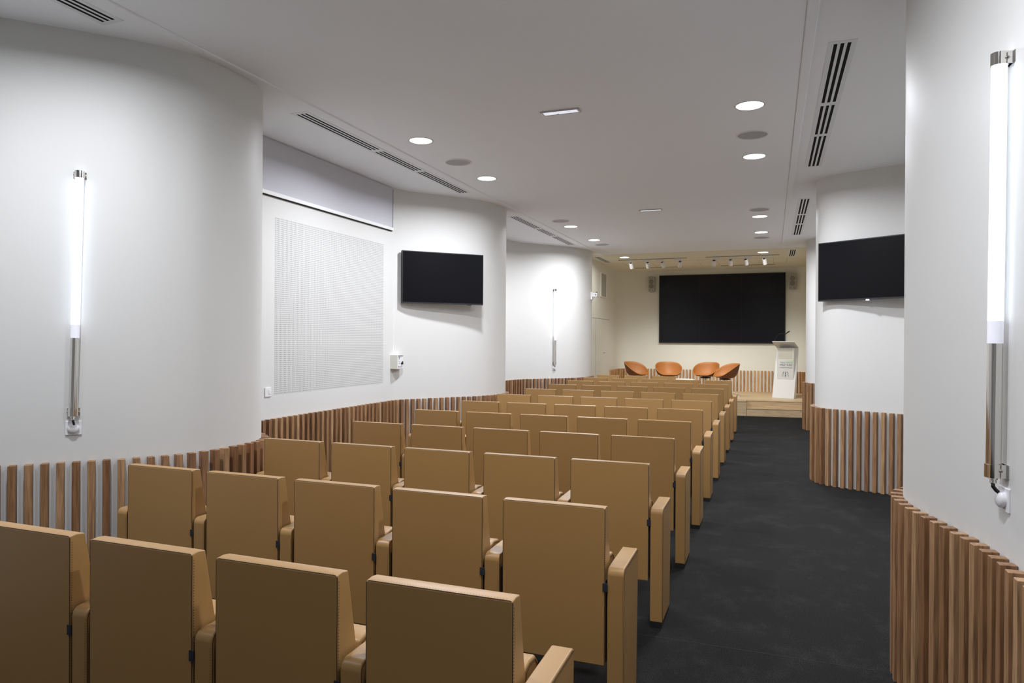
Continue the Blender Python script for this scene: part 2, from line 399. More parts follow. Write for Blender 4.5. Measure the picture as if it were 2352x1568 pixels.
mb = MB(); mb.box(XL - 0.068, XL - 0.008, -5, 13.28, ZC - 0.010, ZC + 0.002); mb.box(XR + 0.008, XR + 0.066, -5, 13.28, ZC - 0.010, ZC + 0.002)
struct(mb.build('trim_2', M['ceil'], bevel=0.003))
mb = MB()      # fine joints of the stage ceiling
def line(x0, y0, x1, y1, w=0.006):
    if abs(x1 - x0) > abs(y1 - y0): mb.box(min(x0, x1), max(x0, x1), y0 - w / 2 - 0.004, y0 + w / 2 + 0.004, ZC - 0.001, ZC + 0.001)
    else: mb.box(x0 - w / 2, x0 + w / 2, min(y0, y1), max(y0, y1), ZC - 0.001, ZC + 0.001)
line(-1.95, 14.93, 1.165, 14.93)
line(1.15, 15.05, 1.44, 15.05); line(1.15, 16.1, 1.44, 16.1); line(1.15, 15.05, 1.15, 16.1); line(1.44, 15.05, 1.44, 16.1)
line(-2.30, 14.93, -2.30, 16.2); line(-1.62, 14.93, -1.62, 16.2); line(-0.52, 14.93, -0.52, 16.3); line(-0.10, 14.93, -0.10, 16.3)
struct(mb.build('trim_3', mat('ceiling_joint', (0.38, 0.35, 0.26), 0.8)))
mb = MB(); mb.box(-2.22, -1.0, 16.24, 16.34, ZC - 0.002, ZC + 0.001); mb.box(-0.08, 1.19, 16.30, 16.42, ZC - 0.002, ZC + 0.001)
struct(mb.build('trim_4', mat('recessed_slot', (0.27, 0.24, 0.155), 0.8)))

# stage with recessed lower step
mb = MB()
mb.prism([(-2.79, 14.25), (0.605, 14.23), (0.605, 14.49), (1.99, 14.54), (1.99, 17.24), (-2.79, 17.24)], 0.0, STAGE_H - 0.02, 'z')
mb.prism([(-2.79, 14.24), (0.61, 14.22), (0.61, 14.475), (1.99, 14.53), (1.99, 17.24), (-2.79, 17.24)], STAGE_H - 0.02, STAGE_H, 'z')
o = mb.build('stage', M['oak'], bevel=0.003, seg=1)
tag(o, 'raised pale oak stage platform in front of the video wall', 'stage')
mb = MB(); mb.prism([(0.612, 14.225), (1.83, 14.33), (1.83, 14.535), (0.612, 14.485)], 0.0, 0.155, 'z')
mb.prism([(0.612, 14.215), (1.83, 14.32), (1.83, 14.535), (0.612, 14.485)], 0.155, 0.175, 'z')
o = mb.build('stage_step', M['oak'], bevel=0.003, seg=1)
tag(o, 'pale oak step leading up to the stage beside the aisle', 'step')

# ------------------------------------------------------------------ audience chairs
def make_chair():
    t = thing('auditorium_chair', '', 'chair', group='tan leather auditorium chairs')
    # backrest
    prof = [(0.0, 0.262), (0.0, 0.925), (0.030, 0.9285), (0.060, 0.924), (0.072, 0.86), (0.086, 0.78), (0.104, 0.69), (0.118, 0.58), (0.120, 0.45), (0.105, 0.32), (0.085, 0.262)]
    br = MB().prism(prof, 0.0, 0.46, 'x').build('backrest', M['leather'], t, bevel=0.0045, seg=3)
    mb = MB()
    z = 0.9262
    ys = 0.0022
    mb.tube([(0.0006, ys, 0.27), (0.0006, ys, 0.918), (0.004, ys, 0.9225), (0.010, ys, 0.9245), (0.450, ys, 0.9245), (0.456, ys, 0.9225), (0.4594, ys, 0.918), (0.4594, ys, 0.27)], 0.0016, 6)
    mb.build('piping', M['seam'], br)
    mb = MB()
    for i in range(70): mb.box(0.4598, 0.4610, 0.0085, 0.0105, 0.28 + i * 0.009, 0.284 + i * 0.009)
    mb.build('stitching', M['stitch'], br)
    mb = MB()
    for i in range(48): mb.box(0.014 + i * 0.009, 0.018 + i * 0.009, 0.0090, 0.0100, 0.9252, 0.9264)
    mb.build('stitching', M['stitchtop'], br)
    MB().box(0.452, 0.4725, -0.0035, -0.0005, 0.577, 0.613).build('label_tag', M['tag'], br, bevel=0.001, seg=1)
    # folded seat pad
    prof = [(0.135, 0.30), (0.128, 0.60), (0.150, 0.668), (0.20, 0.678), (0.255, 0.672), (0.285, 0.64), (0.295, 0.50), (0.275, 0.36), (0.235, 0.29)]
    sp = MB().prism(prof, 0.018, 0.441, 'x').build('seat', M['leather'], t, bevel=0.010, seg=3)
    mb = MB(); mb.tube([(0.4415, 0.30 - 0.13, 0.35), (0.4416, 0.155, 0.60), (0.4416, 0.168, 0.655), (0.4416, 0.20, 0.667), (0.4416, 0.25, 0.661), (0.4416, 0.273, 0.634)], 0.0014, 6)
    mb.build('piping', M['seam'], sp)
    MB().box(0.438, 0.474, 0.020, 0.110, 0.30, 0.62).build('hinge_bracket', M['steel_black'], t)
    MB().box(-0.0155, 0.020, 0.020, 0.110, 0.30, 0.62).build('hinge_bracket', M['steel_black'], t)
    def arm(x):
        prof = [(0.002, 0.032), (0.0, 0.645), (0.004, 0.662), (0.014, 0.673), (0.030, 0.6775), (0.315, 0.680), (0.331, 0.674), (0.337, 0.660), (0.330, 0.45), (0.305, 0.032)]
        a = MB().prism(prof, x, x + 0.070, 'x').build('armrest', M['leather'], t, bevel=0.006, seg=3)
        mb = MB()
        for xx in (x - 0.0004, x + 0.0704):
            mb.tube([(xx, 0.008, 0.04), (xx, 0.007, 0.640), (xx, 0.0105, 0.6565), (xx, 0.019, 0.666), (xx, 0.032, 0.6705), (xx, 0.315, 0.673), (xx, 0.327, 0.667)], 0.0013, 6)
        mb.build('piping', M['seam'], a)
        mb = MB()
        for i in range(64):
            mb.box(x + 0.0665, x + 0.0678, -0.0008, 0.0004, 0.06 + i * 0.009, 0.0635 + i * 0.009)
        mb.build('stitching', M['stitch'], a)
        MB().box(x + 0.003, x + 0.067, 0.004, 0.300, 0.0, 0.033).build('plinth', M['plinth'], a)
        return a
    return t, arm
chair, arm = make_chair()
arm(0.471)
chair_end, arm2 = make_chair()
arm2(0.471); arm2(-0.081)
first, first_end = [True], [True]
for row in range(1, 13):
    y = (row - 1) * 1.11
    for c in range(1, 6):
        if row == 1 and c < 2: continue
        if row == 12 and c > 3: continue
        aisle = 6 - c
        if row <= 6:
            where = f'{ORD[row]} row from the camera' if row > 1 else 'row nearest the camera'
        elif row == 12:
            where = 'short row nearest the stage'
        else:
            where = f'{ORD[13 - row]} row from the stage'
        if row == 12:
            who = {1: 'leftmost', 2: 'middle', 3: 'right-hand'}[c]
            lab = f'{who} tan leather auditorium chair in the {where}'
        elif aisle == 1: lab = f'tan leather auditorium chair at the aisle end of the {where}'
        else: lab = f'tan leather auditorium chair, {ORD[aisle]} from the aisle, in the {where}'
        src, fl_ = (chair_end, first_end) if c == 1 else (chair, first)
        if fl_[0]:
            o = src; o.location = ((c - 5) * 0.56, y, 0); o['label'] = lab; fl_[0] = False
        else:
            o = dup(src, ((c - 5) * 0.56, y, 0), 0, lab)

# ------------------------------------------------------------------ downlights, speakers, vents
def spot(name, parent, loc, power, size, blend, col, radius, rot=(0, 0, 0)):
    ld = bpy.data.lights.new(name, 'SPOT'); ld.energy = power; ld.spot_size = size; ld.spot_blend = blend; ld.color = col; ld.shadow_soft_size = radius
    o = bpy.data.objects.new(name, ld); COL.objects.link(o); o.parent = parent; o.location = loc; o.rotation_euler = rot
    return o
def make_downlight():
    t = thing('downlight', '', 'ceiling light', group='round recessed downlights')
    MB().lathe([(0.104, -0.001), (0.107, -0.005), (0.118, -0.004), (0.121, 0.0)], seg=40).build('trim_ring', M['trimw'], t, smooth='all')
    MB().lathe([(0.0, -0.0030), (0.08, -0.0028), (0.106, -0.0015)], seg=40).build('diffuser', M['lit'], t, smooth='all')
    ld = bpy.data.lights.new('beam', 'AREA'); ld.shape = 'DISK'; ld.size = 0.20; ld.spread = R(166); ld.energy = DOWN_SPOT; ld.color = C_DOWN
    o = bpy.data.objects.new('beam', ld); COL.objects.link(o); o.parent = t; o.location = (0, 0, -0.008)
    return t
dl = make_downlight(); used = False
DY = [(4.11, 'nearest the camera'), (0.48, 'above the front rows'), (5.74, 'second from the camera'), (9.37, 'third from the camera'), (11.0, 'fourth from the camera'), (13.87, 'last, above the stage front'), (-1.14, 'x')]
for x, side in ((-2.018, 'left'), (0.938, 'right')):
    for y, wh in DY:
        lab = f'lit round downlight in the {side} ceiling line, {wh}'
        if y < 0: lab = f'round downlight in the {side} ceiling line behind the camera, out of frame'
        elif y < 1: lab = f'round downlight in the {side} ceiling line above the first chairs, out of frame'
        if not used and y > 1: o = dl; o.location = (x, y, ZC); o['label'] = lab; used = True
        else:
            d_ = dup(dl, (x, y, ZC), 0, lab)
            if y > 13 or y < 1:      # the stage pair and the two rear pairs are dimmed
                for ch in d_.children:
                    if ch.type == 'LIGHT': ch.data = ch.data.copy(); ch.data.energy = DOWN_SPOT * (STAGE_DIM if y > 13 else 0.85 if y > 0 else 0.28); ch.data.color = C_STAGE if y > 13 else C_DOWN
def make_speaker():
    t = thing('ceiling_speaker', '', 'speaker', group='round ceiling speakers')
    MB().lathe([(0.128, -0.002), (0.131, -0.009), (0.140, -0.007), (0.143, 0.0)], seg=40).build('rim', M['trimw'], t, smooth='all')
    MB().lathe([(0.0, -0.006), (0.10, -0.0055), (0.130, -0.003)], seg=40).build('grille', M['grille'], t, smooth='all')
    return t
cs = make_speaker(); used = False
for x, side in ((-2.018, 'left'), (0.938, 'right')):
    for y, wh in ((4.95, 'between the two nearest downlights'), (8.78, 'in the middle of the hall'), (11.64, 'farthest, toward the stage')):
        lab = f'round grey ceiling speaker on the {side}, {wh}'
        if not used: o = cs; o.location = (x, y, ZC); o['label'] = lab; used = True
        else: dup(cs, (x, y, ZC), 0, lab)

def vent(x, secs, label, lines=3):
    t = thing('slot_vent', label, 'vent', (x, 0, ZC), group='linear slot air vents')
    y0, y1 = secs[0][0] - 0.035, secs[-1][1] + 0.035
    fr = MB(); zb, zt = -0.0034, 0.0
    xs = [-0.083, -0.051, -0.029, -0.011, 0.011, 0.029, 0.051, 0.083]
    for i in range(0, 8, 2): fr.box(xs[i], xs[i + 1], y0, y1, zb, zt)
    ys = [y0] + [v for s in secs for v in s] + [y1]
    for i in range(0, len(ys), 2): 
        for k in (1, 3, 5): fr.box(xs[k], xs[k + 1], ys[i], ys[i + 1], zb, zt)
    fr.build('frame', M['ventw'], t)
    MB().box(-0.06, 0.06, y0 + 0.01, y1 - 0.01, -0.0026, -0.0004).build('duct_opening', M['dark'], t)
S1 = [(3.075, 4.235), (4.31, 5.125), (5.195, 6.355)]
S2 = [(8.19, 9.35), (9.44, 10.23), (10.335, 11.47)]
S3 = [(13.59, 14.77)]
S0 = [(-2.02, -0.86), (-0.79, 0.03), (0.11, 1.268)]
vent(1.522, S1, 'long three-slot air vent in the right ceiling, nearest the camera')
vent(1.522, S2, 'three-slot air vent in the right ceiling beyond the television column')
vent(1.522, S3, 'short three-slot air vent above the right side of the stage')
vent(-2.594, S0, 'three-slot air vent cut off by the top left of the photo')
vent(-2.594, S1, 'long three-slot air vent above the perforated panel')
vent(-2.594, S2, 'three-slot air vent over the farthest left tube lamp')
vent(-2.594, S3, 'short three-slot air vent above the left side of the stage')

def emergency(y, label):
    t = thing('emergency_light', label, 'emergency light', (-0.53, y, ZC), group='recessed emergency lights')
    mb = MB(); mb.box(-0.165, 0.165, -0.048, -0.036, -0.012, 0); mb.box(-0.165, 0.165, 0.036, 0.048, -0.012, 0); mb.box(-0.165, -0.145, -0.036, 0.036, -0.012, 0); mb.box(0.145, 0.165, -0.036, 0.036, -0.012, 0)
    mb.build('frame', M['alu'], t, bevel=0.002, seg=1)
    mb = MB(); mb.box(-0.145, 0.145, -0.036, 0.036, -0.009, -0.002)
    for i in range(24): mb.box(-0.138 + i * 0.0118, -0.132 + i * 0.0118, -0.03, 0.03, -0.0105, -0.009)
    mb.build('lens', M['emerg'], t)
    MB().box(-0.04, -0.02, 0.024, 0.034, -0.011, -0.0088).build('indicator', M['grille'], t)
emergency(3.745, 'rectangular emergency light in the middle of the near ceiling')
emergency(8.315, 'small rectangular emergency light in the ceiling farther toward the stage')

# ------------------------------------------------------------------ tube lamps
def tube_lamp(wall, n, label, lean=(0, 0), socket_off=(0, 0)):
    """wall: (x, y) on the wall; n: unit normal to the room"""
    ang = math.atan2(n[1], n[0])
    t = thing('tube_wall_lamp', label, 'wall lamp', (wall[0], wall[1], 1.155), ang, 'tube wall lamps')
    # local: x away from the wall, y along it
    o_, r = 0.040, 0.0245
    def P(z): 
        k = 1 - z / 1.49
        return (o_ , lean[0] * (1 - k) , z)
    ang_l = lean[0]
    def ctr(z): return (o_, ang_l * z / 1.49, z)
    MB().cyl(ctr(0.555), ctr(1.455), r, seg=28).build('light_tube', M['tube'], t, smooth=True)
    MB().cyl(ctr(0.475), ctr(0.555), r, seg=28).build('frosted_end', M['tubedim'], t, smooth=True)
    MB().cyl(ctr(0.035), ctr(0.475), r * 0.97, seg=28).build('chrome_tube', M['chrome'], t, smooth=True)
    for nm, z0, z1 in (('clamp', 1.452, 1.495), ('clamp', -0.002, 0.045)):
        mb = MB(); mb.cyl(ctr(z0), ctr(z1), r + 0.003, seg=28)
        yy = ctr(z0)[1]
        mb.box(0.0, o_ - 0.006, yy - 0.022, yy - 0.017, z0, z1); mb.box(0.0, o_ - 0.006, yy + 0.017, yy + 0.022, z0, z1); mb.box(0.0, 0.004, yy - 0.034, yy + 0.034, z0, z1)
        mb.cyl((o_ * 0.45, yy - 0.034, (z0 + z1) / 2), (o_ * 0.45, yy + 0.034, (z0 + z1) / 2), 0.005, seg=10)
        mb.build(nm, M['chrome'], t, smooth=True)
    MB().lathe([(0.0, 0.0), (0.013, 0.0), (0.014, -0.008), (0.010, -0.010), (0.011, -0.020), (0.007, -0.024), (0.0, -0.024)], c=ctr(-0.002), seg=16).build('cable_gland', M['chrome'], t, smooth=True)
    sy = socket_off[0]
    mb = MB(); mb.tube([(o_, 0, -0.022), (o_ + 0.001, 0.002, -0.035), (o_ - 0.008, 0.004, -0.048), (o_ - 0.022, 0.006, -0.060)], 0.0065, 10)
    mb.build('cable', M['black'], t, smooth='all')
    # round plug
    mb = MB(); c = Vector((0.008, sy, -0.078))
    prof = [(0.031, 0.0), (0.031, 0.011), (0.0295, 0.015), (0.024, 0.020), (0.0, 0.023)]
    seg = 28; rings = []
    for rr, h in prof:
        rings.append([mb.bm.verts.new((c.x + h, c.y + rr * math.cos(a), c.z + rr * math.sin(a))) for a in [2 * PI * k / seg for k in range(seg)]] if rr else [mb.bm.verts.new((c.x + h, c.y, c.z))])
    for a, b_ in zip(rings[:-1], rings[1:]):
        for k in range(seg):
            mb.bm.faces.new((a[k], a[(k + 1) % seg], b_[(k + 1) % seg], b_[k]) if len(b_) > 1 else (a[k], a[(k + 1) % seg], b_[0]))
    mb.build('plug', M['plastic'], t, smooth='all')
    # socket plate stays with the wall: a thing of its own
    s = thing('wall_socket', 'square white wall socket under ' + socket_off[1], 'socket', (wall[0], wall[1], 1.077), ang, 'sockets of the tube lamps')
    MB().box(0.0, 0.009, sy - 0.043, sy + 0.043, -0.043, 0.043).build('plate', M['plastic'], s, bevel=0.003)
    return t
def nrm(x, y): l = math.hypot(x, y); return (x / l, y / l)
tube_lamp((-2.906, 1.295), nrm(0.73, -0.69), 'lit vertical tube lamp on the curved left wall nearest the camera', (0.030, 0), (0.0, 'the nearest left tube lamp'))
tube_lamp((-2.945, 11.495), nrm(0.72, -0.69), 'lit vertical tube lamp far down the left wall, smallest in view', (0.0, 0), (0.0, 'the farthest left tube lamp'))
tube_lamp((1.8945, 1.165), nrm(-1, -0.09), 'large lit tube lamp on the right column at the picture edge', (0.03, 0), (0.0, 'the right-hand tube lamp'))
tube_lamp((2.085, 11.88), nrm(-0.38, -0.925), 'lit tube lamp on the far right column, hidden behind the television column', (0.0, 0), (0.0, 'the hidden right tube lamp'))

# ------------------------------------------------------------------ televisions
def television(a, b, z0, z1, label, mount_off, led=False):
    cx, cy = (a[0] + b[0]) / 2, (a[1] + b[1]) / 2
    ang = math.atan2(b[1] - a[1], b[0] - a[0]); wd = math.hypot(b[0] - a[0], b[1] - a[1]); h = z1 - z0
    t = thing('television', label, 'television', (cx, cy, z0), ang)
    # local: x along the screen, -y to the room
    mb = MB(); mb.box(-wd / 2, wd / 2, 0.004, 0.05, 0, h); mb.box(-wd * 0.4, wd * 0.4, 0.05, 0.075, h * 0.12, h * 0.85)
    mb.build('housing', M['black'], t, bevel=0.003)
    mb = MB()
    mb.box(-wd / 2, wd / 2, 0.0, 0.006, 0, 0.016); mb.box(-wd / 2, wd / 2, 0.0, 0.006, h - 0.010, h); mb.box(-wd / 2, -wd / 2 + 0.010, 0, 0.006, 0.016, h - 0.01); mb.box(wd / 2 - 0.010, wd / 2, 0, 0.006, 0.016, h - 0.01)
    mb.build('bezel', M['black'], t)
    MB().box(-wd / 2 + 0.010, wd / 2 - 0.010, 0.0015, 0.0045, 0.016, h - 0.010).build('screen', M['tvglass'], t)
    if led:
        MB().box(-0.018, 0.018, -0.004, 0.004, -0.010, 0.002).build('power_light', M['led'], t, bevel=0.002, seg=1)
    else:
        MB().box(wd / 2 - 0.22, wd / 2 - 0.16, 0.004, 0.020, -0.008, 0.0).build('sensor', M['black'], t)
    mb = MB(); mb.box(-0.10, 0.10, 0.075, mount_off, h * 0.35, h * 0.62)
    mb.build('wall_mount', M['steel_black'], t)
television((-3.235, 5.915), (-2.460, 6.70), 2.090, 2.752, 'black television hung on the left wall beside the perforated panel', 0.16)
television((1.607, 6.88), (2.55, 6.27), 2.090, 2.752, 'black television on the right column, cut off by the near column', 0.15, True)

# ------------------------------------------------------------------ left recess: blind, perforated panel, switch, key box
t = thing('roller_blind', 'lavender grey roller blind above the perforated wall panel', 'blind', (-3.334, 4.42, 2.975))
MB().box(0.0, 0.020, -1.33, 1.395, 0.045, ZC - 2.975 - 0.012).build('fabric', M['blind'], t)
MB().box(0.0, 0.032, -1.33, 1.398, 0.008, 0.045).build('bottom_rail', M['trimw'], t, bevel=0.003)
MB().box(0.0, 0.022, -1.33, 1.398, 0.0035, 0.008).build('shadow_gap', M['dark'], t)
MB().box(0.0, 0.0210, 1.395, 1.403, 0.045, ZC - 2.975 - 0.02).build('guide_rail', M['dark'], t)
def perf(x, y0, y1, z0, z1, label):
    o = MB().box(-0.002, 0.0004, 0, y1 - y0, 0, z1 - z0).build('perforated_panel', M['perf'], loc=(x, y0, z0))
    return tag(o, label, 'acoustic panel', 'perforated acoustic panels')
perf(-3.3345, 3.655, 5.634, 1.098, 2.795, 'white perforated acoustic panel on the left wall before the television')
perf(-3.5597, 8.82, 10.17, 1.098, 2.795, 'sliver of perforated panel beside the far end of the left television wall')
t = thing('light_switch', 'small white switch plate at the lower left of the perforated panel', 'switch', (-3.335, 3.562, 1.128))
MB().box(0, 0.009, -0.043, 0.043, -0.043, 0.043).build('plate', M['plastic'], t, bevel=0.002)
MB().box(0.009, 0.012, 0.004, 0.030, -0.020, 0.020).build('rocker', M['plastic'], t, bevel=0.001)
t = thing('key_switch_box', 'ivory key switch box on the left wall below the television', 'control box', (-3.335, 5.80, 1.262))
MB().box(0, 0.105, 0, 0.150, 0.0, 0.178).build('case', M['plastic2'], t, bevel=0.004)
MB().box(0.105, 0.1065, 0.012, 0.142, 0.006, 0.170).build('front_plate', M['plastic'], t)
mb = MB(); mb.box(0.1065, 0.1075, 0.015, 0.140, 0.158, 0.168)
for k, (yy, zz, a, c) in enumerate(((0.03, 0.147, 0.03, 0.006), (0.03, 0.136, 0.03, 0.006), (0.03, 0.122, 0.025, 0.004), (0.035, 0.092, 0.012, 0.008), (0.035, 0.066, 0.014, 0.010), (0.085, 0.145, 0.01, 0.006))):
    mb.box(0.1065, 0.1075, yy, yy + a, zz, zz + c)
for k, a in enumerate((0.010, 0.014, 0.018, 0.010, 0.010)): mb.box(0.1065, 0.1075, 0.02 + k * 0.016, 0.02 + k * 0.016 + 0.011, 0.022, 0.022 + (0.016 if k == 0 else 0.009))
mb.build('printed_legend', M['black'], t)
mb = MB(); mb.cyl((0.1065, 0.10, 0.070), (0.128, 0.10, 0.070), 0.013, seg=18); mb.box(0.118, 0.130, 0.097, 0.103, 0.072, 0.098); mb.build('key_switch', M['black'], t)
mb = MB().box(-3.336, -3.325, 5.862, 5.874, 1.440, 2.45)
o = mb.build('cable_cover', M['trimw']); tag(o, 'thin white cable cover running up from the key switch box', 'cable cover')

# small camera on the far left column
t = thing('wall_camera', 'small white wall camera on the far left column', 'camera', (-2.478, 12.66, 2.60))
MB().box(-0.01, 0.03, -0.05, 0.05, -0.10, 0.06).build('wall_bracket', M['plastic'], t, bevel=0.006)
MB().box(0.02, 0.13, -0.045, 0.06, -0.045, 0.045).build('camera_body', M['plastic'], t, bevel=0.01, seg=3)
mb = MB(); mb.cyl((0.10, -0.047, 0.0), (0.10, -0.040, 0.0), 0.012, seg=14); mb.cyl((0.115, -0.02, 0.045), (0.115, -0.02, 0.060), 0.016, seg=14)
mb.build('lens', M['black'], t)

# ------------------------------------------------------------------ stage: door, hatch, video wall, speakers
t = bpy.data.objects.new('door_1', None); COL.objects.link(t); t.location = (-2.80, 14.385, STAGE_H); struct(t, 'flush cream door in the left stage wall')
MB().box(0.0, 0.008, 0.006, 1.45, 0.0, 1.828).build('door_leaf', M['cream'], t, bevel=0.001, seg=1)
mb = MB(); mb.box(0.0, 0.003, 0.0, 0.006, 0, 1.828); mb.box(0.0, 0.003, -0.33, 1.46, 1.828, 1.838); mb.build('door_gap', M['groove'], t)
mb = MB(); mb.cyl((0.008, 0.77, 1.0), (0.05, 0.77, 1.0), 0.009, seg=12); mb.cyl((0.05, 0.77, 1.0), (0.05, 0.88, 1.0), 0.008, seg=12); mb.cyl((0.008, 0.77, 1.0), (0.012, 0.77, 1.0), 0.024, seg=18)
mb.build('door_handle', M['alu'], t, smooth=True)
t = thing('wall_hatch', 'grey framed grille high on the left wall beside the stage', 'wall hatch', (-2.80, 14.86, 2.72))
MB().box(0.0, 0.010, 0, 0.565, 0, 0.560).build('grille', M['grey_hatch'], t)
mb = MB(); mb.box(0, 0.022, -0.02, 0.0, -0.02, 0.58); mb.box(0, 0.022, 0.565, 0.585, -0.02, 0.58); mb.box(0, 0.022, 0, 0.565, -0.02, 0); mb.box(0, 0.022, 0, 0.565, 0.56, 0.58)
mb.build('frame', M['cream'], t)

VX0, VX1, VZ0, VZ1, VY = -1.728, 1.444, 1.579, 3.390, 17.15
t = thing('video_wall', 'large black three by three video wall behind the stage', 'screen', ((VX0 + VX1) / 2, VY, VZ0))
hw, hh = (VX1 - VX0) / 2, VZ1 - VZ0
MB().box(-hw, hw, 0.012, 0.09, 0, hh).build('housing', M['black'], t)
mb = MB(); b_ = 0.018
mb.box(-hw, hw, 0.0, 0.012, 0, b_); mb.box(-hw, hw, 0, 0.012, hh - b_, hh); mb.box(-hw, -hw + b_, 0, 0.012, b_, hh - b_); mb.box(hw - b_, hw, 0, 0.012, b_, hh - b_)
mb.build('frame', M['black'], t)
tw, th = (2 * hw - 2 * b_) / 3, (hh - 2 * b_) / 3
for i in range(3):
    for j in range(3):
        MB().box(-hw + b_ + i * tw + 0.002, -hw + b_ + (i + 1) * tw - 0.002, 0.004, 0.012, b_ + j * th + 0.002, b_ + (j + 1) * th - 0.002).build('screen_panel', M['screen'], t)
mb = MB(); e = 0.035
mb.box(VX0 - e, VX1 + e, 17.215, 17.239, VZ1 + 0.005, VZ1 + e); mb.box(VX0 - e, VX1 + e, 17.215, 17.239, VZ0 - e, VZ0 - 0.005)
mb.box(VX0 - e, VX0 - 0.005, 17.215, 17.239, VZ0 - 0.005, VZ1 + 0.005); mb.box(VX1 + 0.005, VX1 + e, 17.215, 17.239, VZ0 - 0.005, VZ1 + 0.005)
struct(mb.build('trim_5', M['cream']))

def loudspeaker(x, label):
    t = thing('loudspeaker', label, 'speaker', (x, 17.23, 2.945), group='grey loudspeakers either side of the video wall')
    n = 10; w2 = 0.083; H = 0.430
    poly = [(-w2, 0.02), (w2, 0.02)]
    top = [(w2 * math.cos(a), H - 0.025 + 0.025 * math.sin(a)) for a in [PI * k / n for k in range(n + 1)]]
    bot = [(-w2 * math.cos(a), 0.025 - 0.025 * math.sin(a)) for a in [PI * k / n for k in range(n + 1)]]
    MB().prism(top + bot, -0.14, -0.02, 'y').build('cabinet', M['spkbody'], t, bevel=0.004)
    for z in (0.16, 0.285):
        mb = MB(); mb.cyl((0, -0.146, z), (0, -0.139, z), 0.060, 0.064, seg=28); mb.build('driver_grille', M['spkcone'], t, smooth=True)
    mb = MB()
    for sx in (-1, 1):
        mb.cyl((sx * 0.03, -0.144, 0.382), (sx * 0.03, -0.139, 0.382), 0.014, seg=16); mb.cyl((sx * 0.035, -0.144, 0.052), (sx * 0.035, -0.139, 0.052), 0.014, seg=16)
    mb.build('port', M['spkcone'], t)
    MB().cyl((0, -0.145, 0.050), (0, -0.139, 0.050), 0.011, seg=16).build('badge', M['alu'], t)
    MB().box(-0.03, 0.03, -0.02, 0.008, 0.12, 0.32).build('bracket', M['spkbody'], t)
loudspeaker(-1.927, 'grey two-driver loudspeaker left of the video wall')
loudspeaker(1.604, 'grey two-driver loudspeaker right of the video wall')

# track lights
def track(x0, x1, heads, label, shift, side):
    y = 14.36
    t = thing('lighting_track', label, 'lighting track', ((x0 + x1) / 2, y, ZC), group='lighting tracks above the stage')
    MB().box(x0 - (x0 + x1) / 2, x1 - (x0 + x1) / 2, -0.018, 0.018, -0.012, 0.0).build('rail', M['railgrey'], t)
    for k, (ax, hx, tx) in enumerate(heads):
        s = thing('track_spotlight', f'white cylindrical spotlight, {["leftmost", "second from left", "second from right", "rightmost"][k]} on the {side} lighting track', 'spotlight', (ax, y, ZC - 0.012), group='white track spotlights')
        MB().box(-0.085, 0.085, -0.018, 0.018, -0.042, 0.0).build('adapter', M['plastic'], s, bevel=0.003)
        h = hx - ax
        MB().cyl((h, 0, -0.042), (h, 0, -0.078), 0.008, seg=12).build('stem', M['plastic'], s, smooth=True)
        # head axis: leans so that the rear faces the hall and the front aims at the stage
        d = Vector((tx, 0.56, -0.83)).normalized(); c = Vector((h, 0.0, -0.125))
        p0, p1 = c - d * 0.060, c + d * 0.068
        MB().cyl(p0, p1, 0.045, 0.048, seg=28).build('head', M['plastic'], s, smooth=True, bevel=0)
        MB().cyl(p0 - d * 0.002, p0 + d * 0.002, 0.028, seg=20).build('heat_sink', M['steel_black'], s)
        q = d.to_track_quat('-Z', 'Y').to_euler()
        spot('beam', s, p1 + d * 0.012, STAGE_W, R(80), 0.9, C_STAGE, 0.03, q)
track(-2.255, -0.695, [(-2.0, -1.955, 0.10), (-1.616, -1.57, 0.06), (-1.295, -1.225, 0.30), (-0.888, -0.845, -0.10)], 'thin ceiling lighting track above the left half of the stage', 1, 'left')
track(-0.279, 1.268, [(-0.05, -0.105, -0.10), (0.303, 0.255, 0.0), (0.627, 0.58, 0.15), (1.016, 0.965, 0.15)], 'thin ceiling lighting track above the right half of the stage', -1, 'right')

